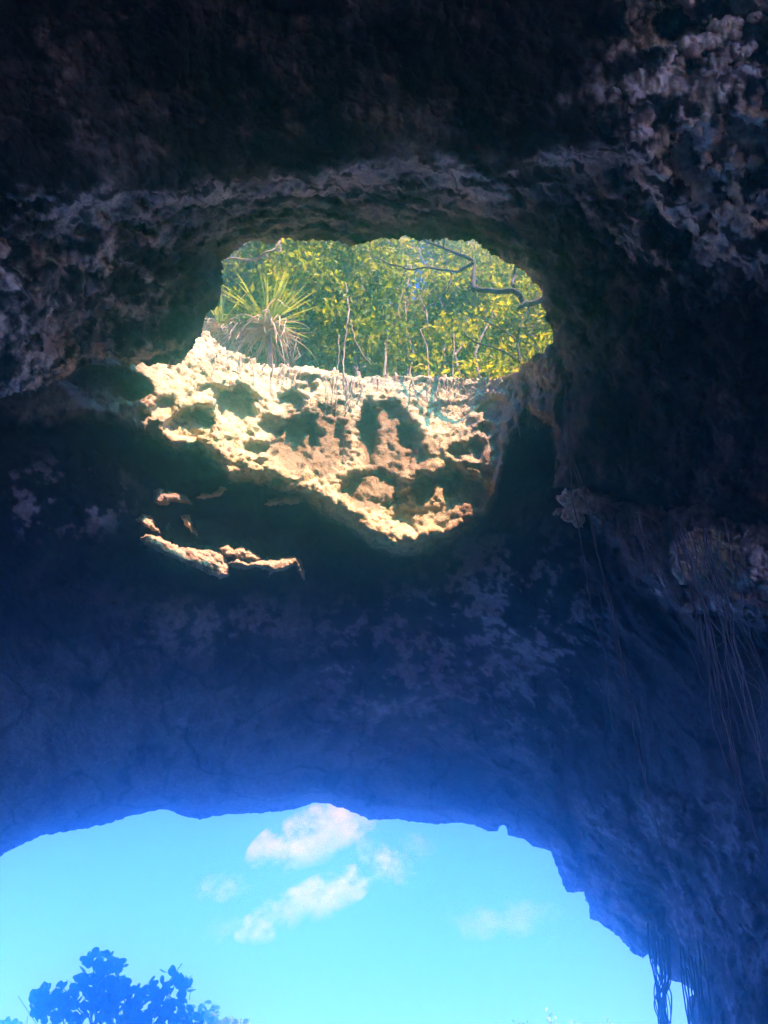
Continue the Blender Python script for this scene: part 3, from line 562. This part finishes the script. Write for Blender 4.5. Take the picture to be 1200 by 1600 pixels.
# a little leafy shrub beside the large rosette
def shrub(name, foot, top, nl, ls, mleaf, sp, label, cat, seed, group=None):
    r = np.random.default_rng(seed); e = empty(name, foot); tips = []
    for k in range(5):
        m = MB(); pth = wob(foot, top + r.normal(size=3) * sp, 8, .12, seed + k); m.tube(pth, np.linspace(.02, .006, 8), 5); part('stem', m, M_bark, e); tips += list(pth[4:])
    tips = np.array(tips); p = tips[r.integers(0, len(tips), nl)] + r.normal(size=(nl, 3)) * sp * .6; v, t = leaves(p, ls, seed, .5, .6); part('foliage', MB().add(v, None, t), mleaf, e, 'stuff', False)
    return tag(e, label, cat, group)
shrub('leafy_shrub', Py(455, 570, 12), Py(468, 470, 12), 260, .055, M_leaf2, .22, 'small bright green shrub just right of the large spiky plant', 'shrub', 44)

# ------------------------------------------------------------------ bare branches and hanging roots
def branch_thing(name, parts_, y0, mtl, label, cat, group=None):
    e = empty(name, Py(*parts_[0][1][0], y0))
    for pn, pts, r0, r1 in parts_:
        q = spline([Py(x, y, y0 + .25 * math.sin(k * 1.7 + x)) for k, (x, y) in enumerate(pts)], len(pts) * 5); q = q + np.stack([perlin(q * 4 + 7 * j) for j in range(3)], -1) * .03
        m = MB(); m.tube(q, np.linspace(r0, r1, len(q)) * (1 + .2 * perlin(q * 7)), 8); part(pn, m, mtl, e)
    return tag(e, label, cat, group)
k_ = .0105
branch_thing('bare_branch', [('limb', [(880, 462), (855, 467), (822, 475), (812, 462), (802, 454), (770, 455), (740, 450)], 7 * k_, 5.2 * k_), ('branch', [(740, 452), (740, 430), (740, 410), (717, 398), (692, 387), (672, 379), (655, 372)], 4.8 * k_, 1.6 * k_),
    ('branch', [(806, 458), (801, 446), (803, 430), (805, 412)], 4.2 * k_, 2.6 * k_), ('branch', [(740, 410), (724, 420), (708, 424), (680, 419), (634, 419), (591, 405)], 3.6 * k_, 1.3 * k_),
    ('stub', [(820, 473), (812, 480), (808, 485)], 5.5 * k_, 2 * k_), ('stub', [(742, 451), (731, 452)], 4 * k_, 1 * k_), ('twig', [(706, 425), (702, 447), (690, 465), (668, 481)], 1.9 * k_, .8 * k_), ('twig', [(634, 420), (628, 438), (619, 454)], 1.5 * k_, .8 * k_), ('twig', [(694, 388), (695, 372), (698, 362)], 1.5 * k_, .8 * k_)],
    9.6, M_dark, 'thick crooked dark branch reaching into the hole from its right rim', 'branch')
branch_thing('bare_shrub', [('stem', [(812, 566), (810, 545), (809, 532), (811, 515), (820, 495), (826, 478)], 3.2 * k_, 2 * k_), ('branch', [(808, 532), (787, 516), (760, 502), (740, 490)], 2.2 * k_, 1 * k_), ('branch', [(806, 562), (785, 548), (762, 540), (735, 530), (726, 515), (730, 495)], 2.8 * k_, 1.2 * k_), ('twig', [(787, 516), (775, 500), (770, 485)], 1.2 * k_, .6 * k_)],
    10.9, M_dark, 'thin leafless dark shrub on the right of the rock edge, below the crooked branch', 'shrub')
branch_thing('dead_branch', [('limb', [(440, 366), (436, 378), (428, 390), (414, 395), (399, 405), (378, 405), (352, 403)], 2.6 * k_, 1.3 * k_), ('twig', [(414, 395), (425, 408), (430, 420)], 1.2 * k_, .6 * k_)], 8.6, M_root, 'pale dead branch crossing the upper left corner of the hole', 'branch')
def hang(name, strands, mtl, label, cat, group=None, pn='strand', sides=5, amp=1.0):
    e = empty(name, strands[0][0][0])
    for pts, ra, rb in strands:
        q = spline(pts, max(12, len(pts) * 5)); sk = np.random.default_rng(len(pts) * 7 + int(abs(pts[0][0]) * 1e4) % 991).random() * 90; q = q + np.stack([perlin(q * np.array([2, 2, 1.4]) + 7 * j + sk) * .06 * amp + perlin(q * 6 + 5 * j + sk) * .02 * amp for j in range(3)], -1); m = MB(); m.tube(q, np.linspace(ra, rb, len(q)), sides); part(pn, m, mtl, e)
    return tag(e, label, cat, group)
def vine(pts, y0, n, jit, rad, label, seed, mtl=None, group='vines hanging from the right wall', grow=1.0):
    r = np.random.default_rng(seed); st = []
    for k in range(n):
        o = r.normal() * jit if n > 1 else 0; n0 = r.integers(0, 2) if n > 2 else 0; n1 = len(pts) - (r.integers(0, 3) if n > 2 else 0); ph = r.random() * 6
        st.append(([Py(x + o * (1 - .5 * i / len(pts)) + math.sin(ph + i * 1.3) * jit * .5, y, y0 + r.normal() * .03 + .02 * i) for i, (x, y) in enumerate(pts[n0:n1])], rad * r.uniform(.45, 1.5), rad * .5))
    for k in range(len(st) * 2 if n > 1 else 2):
        q = st[k % n][0]; i = r.integers(1, max(2, len(q) - 2)); a = np.array(q[i]); f = r.normal() * .07
        st.append(([a, a + [f * .5, -.03, -.14], a + [f + r.normal() * .03, -.05, -.34], a + [f + r.normal() * .06, -.05, -.34 - r.uniform(.1, .6)]], rad * .6, rad * .3))
    return hang('hanging_vine', st, mtl or M_vine, label, 'vine', group)
vine([(880, 606), (885, 650), (889, 720), (893, 765), (899, 812), (909, 869), (924, 940), (939, 1000), (950, 1075), (962, 1140)], 8.2, 1, 2, .010, 'leftmost single thin vine hanging from the root mass beside the hole', 61)
vine([(884, 640), (894, 711), (909, 760), (920, 797), (931, 850), (950, 917), (961, 992), (976, 1075), (991, 1124), (1012, 1220), (1040, 1320)], 8.2, 2, 3, .009, 'twin thin vine beside the leftmost one, reaching down the dark wall', 62)
vine([(990, 796), (1000, 830), (1012, 857), (1040, 917), (1070, 985), (1104, 1075), (1125, 1140)], 7.3, 5, 8, .006, 'faint vine bundle hanging left of the pale boulder on the right wall', 63)
vine([(1062, 826), (1070, 850), (1077, 885), (1096, 955), (1119, 1049), (1137, 1131), (1158, 1225), (1180, 1320)], 6.6, 9, 9, .0075, 'thick vine bundle crossing the left side of the pale boulder on the right wall', 64)
vine([(1098, 824), (1104, 850), (1112, 887), (1131, 944), (1152, 1037), (1174, 1120), (1192, 1190), (1212, 1270)], 6.5, 8, 8, .0075, 'thick vine bundle hanging in front of the middle of the pale boulder', 65)
vine([(1137, 836), (1144, 880), (1152, 920), (1153, 960)], 6.4, 1, 2, .010, 'short single vine hanging over the right side of the pale boulder', 66)
m_top = [(1012, 1480), (1018, 1492), (1022, 1500), (1027, 1500), (1031, 1508), (1036, 1512), (1040, 1520), (1043, 1515)]; st = []; r = np.random.default_rng(71); ym = 15.3
for k in range(26):
    a = m_top[k % 8]; b = (1034 + r.normal() * 7, 1560), (1043 + r.normal() * 6, 1612), (1058 + r.normal() * 7, 1680); st.append(([Py(a[0] + r.normal() * 2, a[1] - 40 + r.normal() * 10, ym + .5), Py(a[0] + 4 + r.normal(), a[1] + 14, ym)] + [Py(x, y, ym + r.normal() * .06) for x, y in b], .014 * r.uniform(.5, 1.4), .010))
st.append(([Py(1027, 1550, ym), Py(1021, 1566, ym), Py(1025, 1584, ym), Py(1036, 1612, ym), Py(1050, 1680, ym)], .013, .01))
hang('hanging_vine', st, M_vine, 'dense curtain of thin vines against the sky at the right foot of the arch', 'vine', 'vines hanging from the right wall', amp=.55)
st = []
for k in range(11): x = 1066 + k * 3.6 + r.normal() * 2; st.append(([Py(x - 6, 1490 + r.normal() * 14, ym + .5), Py(x + 3 + r.normal(), 1556, ym - .1), Py(x + 7 + r.normal() * 2, 1595, ym - .1), Py(x + 22 + r.normal() * 3, 1680, ym - .1)], .015, .012))
hang('hanging_vine', st, M_vine, 'narrow vine curtain at the lower right, right of the dense one', 'vine', 'vines hanging from the right wall', amp=.55)
def on_B(x, y): a = np.array([[float(x)]]); b = np.array([[float(y)]]); return P(a, b, B_depth(a, b, np.array([[99.]]))[0] - .06)[0, 0]
# root mass on the right rim and pale roots
st = []; r = np.random.default_rng(81)
for k in range(46):
    x = 826 + 62 * r.random(); y = 590 - (x - 826) * .65 + r.normal() * 5; x2 = x + (x - 858) * .1 + r.normal() * 7; L = r.uniform(35, 95); st.append(([Py(x, y, 9.9), Py(x + r.normal() * 3, y + L * .3, 9.55 + r.normal() * .08), Py(x2, y + L * .7, 9.6), Py(x2 + r.normal() * 4, y + L, 9.7)], .02 * r.uniform(.5, 1.4), .008))
hang('root_mass', st, M_root, 'brown matted mass of roots hanging from the right rim of the hole', 'roots', None, 'root')
st = [([Py(541 + math.sin(k) * 3, y, 11.3 + .1 * math.sin(k * 2)) for k, y in enumerate(range(440, 580, 28))] + [on_B(541 + math.sin(y) * 2, y) - [0, .05, 0] for y in (596, 612, 630, 648)], .022, .012), ([Py(548 + k * 8, y, 11.3) for k, y in enumerate((500, 530, 550, 562, 570))], .012, .008), ([Py(530 - k * 2, y, 11.3) for k, y in enumerate((520, 550, 580, 600))], .012, .008)]
hang('hanging_root', st, M_root, 'long straight pale root hanging down the sunlit rock in front of the thicket', 'root')
st = []; r = np.random.default_rng(83)
for k in range(44):
    x = r.choice([r.uniform(470, 800), r.normal() * 14 + 545, r.normal() * 16 + 690, r.normal() * 30 + 420]); y = np.interp(x, [380, 430, 560, 790], [556, 574, 592, 590]); L = r.uniform(12, 60) * (1.2 if x < 560 else .8); y0 = 11.75
    st.append(([on_B(x, y + 6) + [0, .15, .22], on_B(x, y + 4) - [0, .05, 0]] + [on_B(x + r.normal() * 3 * f, y + 6 + L * f) - [0, .05, 0] for f in (.3, .6, 1.0)], .016 * r.uniform(.5, 1.5), .005))
hang('root_fringe', st, M_root, 'fringe of dry roots hanging over the edge of the sunlit rock below the thicket', 'roots', None, 'root')
def on_A(x, y): a = np.array([[float(x)]]); b = np.array([[float(y)]]); return P(a, b, A_depth(a, b, np.array([[99.]]))[0] - .04)[0, 0]
hang('clinging_root', [([on_A(x, y) for x, y in ((850, 252), (872, 242), (895, 233), (920, 230), (945, 232), (965, 240), (985, 250))], .02, .012)], M_root, 'thin pale root clinging to the dark ceiling right of the hole', 'root')
hang('clinging_root', [([on_B(x, y) for x, y in ((890, 772), (915, 770), (945, 782), (975, 796), (1000, 802), (1025, 812), (1035, 825))], .018, .01)], M_root, 'pale root running along the top of the ledge on the right wall', 'root')

# ------------------------------------------------------------------ outside: sea grape, yellow shrub, far tips
def disc(rad, seed):
    r = np.random.default_rng(seed); n = 12; a = np.linspace(0, 2 * math.pi, n, endpoint=False); rr = rad * (1 + .06 * np.sin(a * 2 + seed) - .18 * np.exp(-((a - math.pi) / .35) ** 2))
    v = np.stack([rr * np.cos(a), rr * np.sin(a) * .95, .10 * rr * np.cos(2 * a)], -1); v = np.concatenate([v, [[0, 0, -.03 * rad]]]); k = np.arange(n)
    return v, np.stack([k, (k + 1) % n, np.full(n, n)], 1)
def grape(name, foot, blobs, y0, nl, rad, mleaf, label, seed, extra=0):
    r = np.random.default_rng(seed); e = empty(name, foot); px_m = y0 / F / math.cos(PITCH) * .98
    m = MB(); top = Py(blobs[0][0], blobs[0][1] + blobs[0][3], y0); m.tube(wob(foot, top, 10, .06, seed), np.linspace(.13, .05, 10), 8); part('trunk', m, M_bark, e)
    me = [mesh_from('leaf', *(lambda q: (q[0], q[1]))(disc(rad, k)), False) for k in range(3)]
    for q in me: q.materials.append(mleaf)
    pts = []
    wts = np.array([b[2] * b[3] for b in blobs], float); wts *= np.where(np.array([b[1] for b in blobs]) > 1625, .06, 1.); wts /= wts.sum()
    for (cx, c_, rx, ry) in blobs:
        for k in range(3):
            ti = Py(cx + r.normal() * rx * .5, c_ - ry * r.uniform(.2, .9), y0 + r.normal() * .4); m = MB(); m.tube(wob(Py(blobs[0][0], min(c_ + 140, 1700), y0), ti, 8, .12, seed + k + int(cx)), np.linspace(.04, .012, 8), 5); part('branch', m, M_bark, e)
    while len(pts) < nl + extra:
        b = blobs[r.choice(len(blobs), p=wts)]; u = r.normal(size=3); u /= np.linalg.norm(u); u *= r.random() ** .33
        x, y = b[0] + u[0] * b[2], b[1] + u[2] * b[3]; pts.append(Py(x, y, y0 + u[1] * b[2] * px_m))
    from mathutils import Quaternion
    pts.sort(key=lambda q: -q[2])
    for k in range(nl):
        o = bpy.data.objects.new('leaf', me[k % 3]); COL.objects.link(o); o.parent = e; o.location = pts[k] - foot
        o.rotation_euler = (R(r.normal() * 45 + 50), R(r.normal() * 35), r.normal() * 1.3); s = r.uniform(.75, 1.2); o.scale = (s, s, s)
    if extra:
        ex = MB(); v0, t0 = disc(rad, 1)
        for k in range(nl, nl + extra):
            q = Quaternion(r.normal(size=4)).normalized().to_matrix(); ex.add(v0 @ np.array(q).T + pts[k], None, t0)
        part('inner_foliage', ex, mleaf, e, 'stuff', False)
    tag(e, label, 'tree'); return e
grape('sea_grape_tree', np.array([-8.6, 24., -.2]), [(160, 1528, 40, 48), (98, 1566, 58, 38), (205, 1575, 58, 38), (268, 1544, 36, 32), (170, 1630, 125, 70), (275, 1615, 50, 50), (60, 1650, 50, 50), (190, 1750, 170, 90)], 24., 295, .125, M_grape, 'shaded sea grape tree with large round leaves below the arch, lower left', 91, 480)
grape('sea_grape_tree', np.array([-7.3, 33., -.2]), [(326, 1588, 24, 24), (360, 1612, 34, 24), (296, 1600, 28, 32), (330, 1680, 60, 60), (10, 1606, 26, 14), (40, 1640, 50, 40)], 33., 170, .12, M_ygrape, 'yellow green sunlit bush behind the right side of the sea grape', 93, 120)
shrub('distant_shrub', np.array([6.0, 39, -.2]), Py(838, 1612, 39), 500, .09, M_ygrape, .22, 'tip of a sunlit shrub at the bottom edge, left of the other tip', 'shrub', 47, 'distant shrub tips')
shrub('distant_shrub', np.array([8.6, 39.5, -.2]), Py(922, 1614, 39.5), 500, .09, M_ygrape, .2, 'tip of a sunlit shrub at the bottom edge, nearer the arch foot', 'shrub', 48, 'distant shrub tips')

# ------------------------------------------------------------------ clouds, far beyond the veil box
def cloud(cx, cy_, wpx, hpx, ang, dens, label, seed, cut=.0):
    D = 900.; m, n, o = mat('cloud_vapour'); N = n.nodes.new; L = n.links.new
    v = N('ShaderNodeVolumePrincipled'); v.inputs['Color'].default_value = (.72, .93, 1, 1); v.inputs['Anisotropy'].default_value = 0
    tc = N('ShaderNodeTexCoord'); ln = N('ShaderNodeVectorMath'); ln.operation = 'LENGTH'; L(tc.outputs['Object'], ln.inputs[0])
    mp = N('ShaderNodeMapping'); mp.inputs['Location'].default_value = (seed * 3.7, seed * 1.3, seed); mp.inputs['Scale'].default_value = (1.3, .6, 1.6 * hpx / wpx); L(tc.outputs['Object'], mp.inputs[0])
    nz = N('ShaderNodeTexNoise'); nz.inputs['Scale'].default_value = 2.1; nz.inputs['Detail'].default_value = 8; nz.inputs['Roughness'].default_value = .66; L(mp.outputs[0], nz.inputs['Vector'])
    a = N('ShaderNodeMath'); a.operation = 'MULTIPLY_ADD'; a.inputs[1].default_value = 4.6; a.inputs[2].default_value = -2.05 - cut; L(nz.outputs[0], a.inputs[0])
    b = N('ShaderNodeMath'); b.operation = 'SUBTRACT'; L(a.outputs[0], b.inputs[0]); L(ln.outputs['Value'], b.inputs[1])
    c = N('ShaderNodeMath'); c.operation = 'ADD'; c.inputs[1].default_value = .55; L(b.outputs[0], c.inputs[0])
    d = N('ShaderNodeMath'); d.operation = 'MULTIPLY'; d.use_clamp = False; d.inputs[1].default_value = dens; L(c.outputs[0], d.inputs[0])
    g = N('ShaderNodeMath'); g.operation = 'MAXIMUM'; g.inputs[1].default_value = 0; L(d.outputs[0], g.inputs[0]); L(g.outputs[0], v.inputs['Density']); L(v.outputs[0], o.inputs['Volume'])
    import bmesh
    bm = bmesh.new(); bmesh.ops.create_icosphere(bm, subdivisions=3, radius=1.0); me = bpy.data.meshes.new('cloud'); bm.to_mesh(me); bm.free()
    ob = obj('cloud', me, m); c0 = P(np.array(float(cx)), np.array(float(cy_)), D); ob.location = c0; s = D / F
    ob.scale = (wpx * .5 * s, wpx * .35 * s, hpx * .5 * s); ob.rotation_euler = (0, R(-ang), math.atan2(-c0[0], c0[1]))
    return tag(ob, label, 'cloud', 'small clouds in the sky under the arch')
cloud(500, 1302, 225, 74, 22, .07, 'largest white cloud, touching the highest point of the arch', 1)
cloud(484, 1412, 220, 56, 24, .06, 'long white cloud slanting upward below the largest cloud', 2)
cloud(600, 1346, 105, 48, -28, .032, 'ragged white cloud right of the largest cloud', 3)
cloud(652, 1322, 60, 50, 0, .014, 'faint round wisp of cloud, right of the ragged cloud', 4)
cloud(348, 1388, 95, 38, 5, .02, 'small faint cloud left of the long slanting cloud', 5)
cloud(366, 1452, 90, 44, 10, .010, 'very faint wisp at the lower left end of the long slanting cloud', 6)
cloud(782, 1438, 190, 46, 4, .010, 'thin faint cloud alone on the right, near the arch foot', 7)
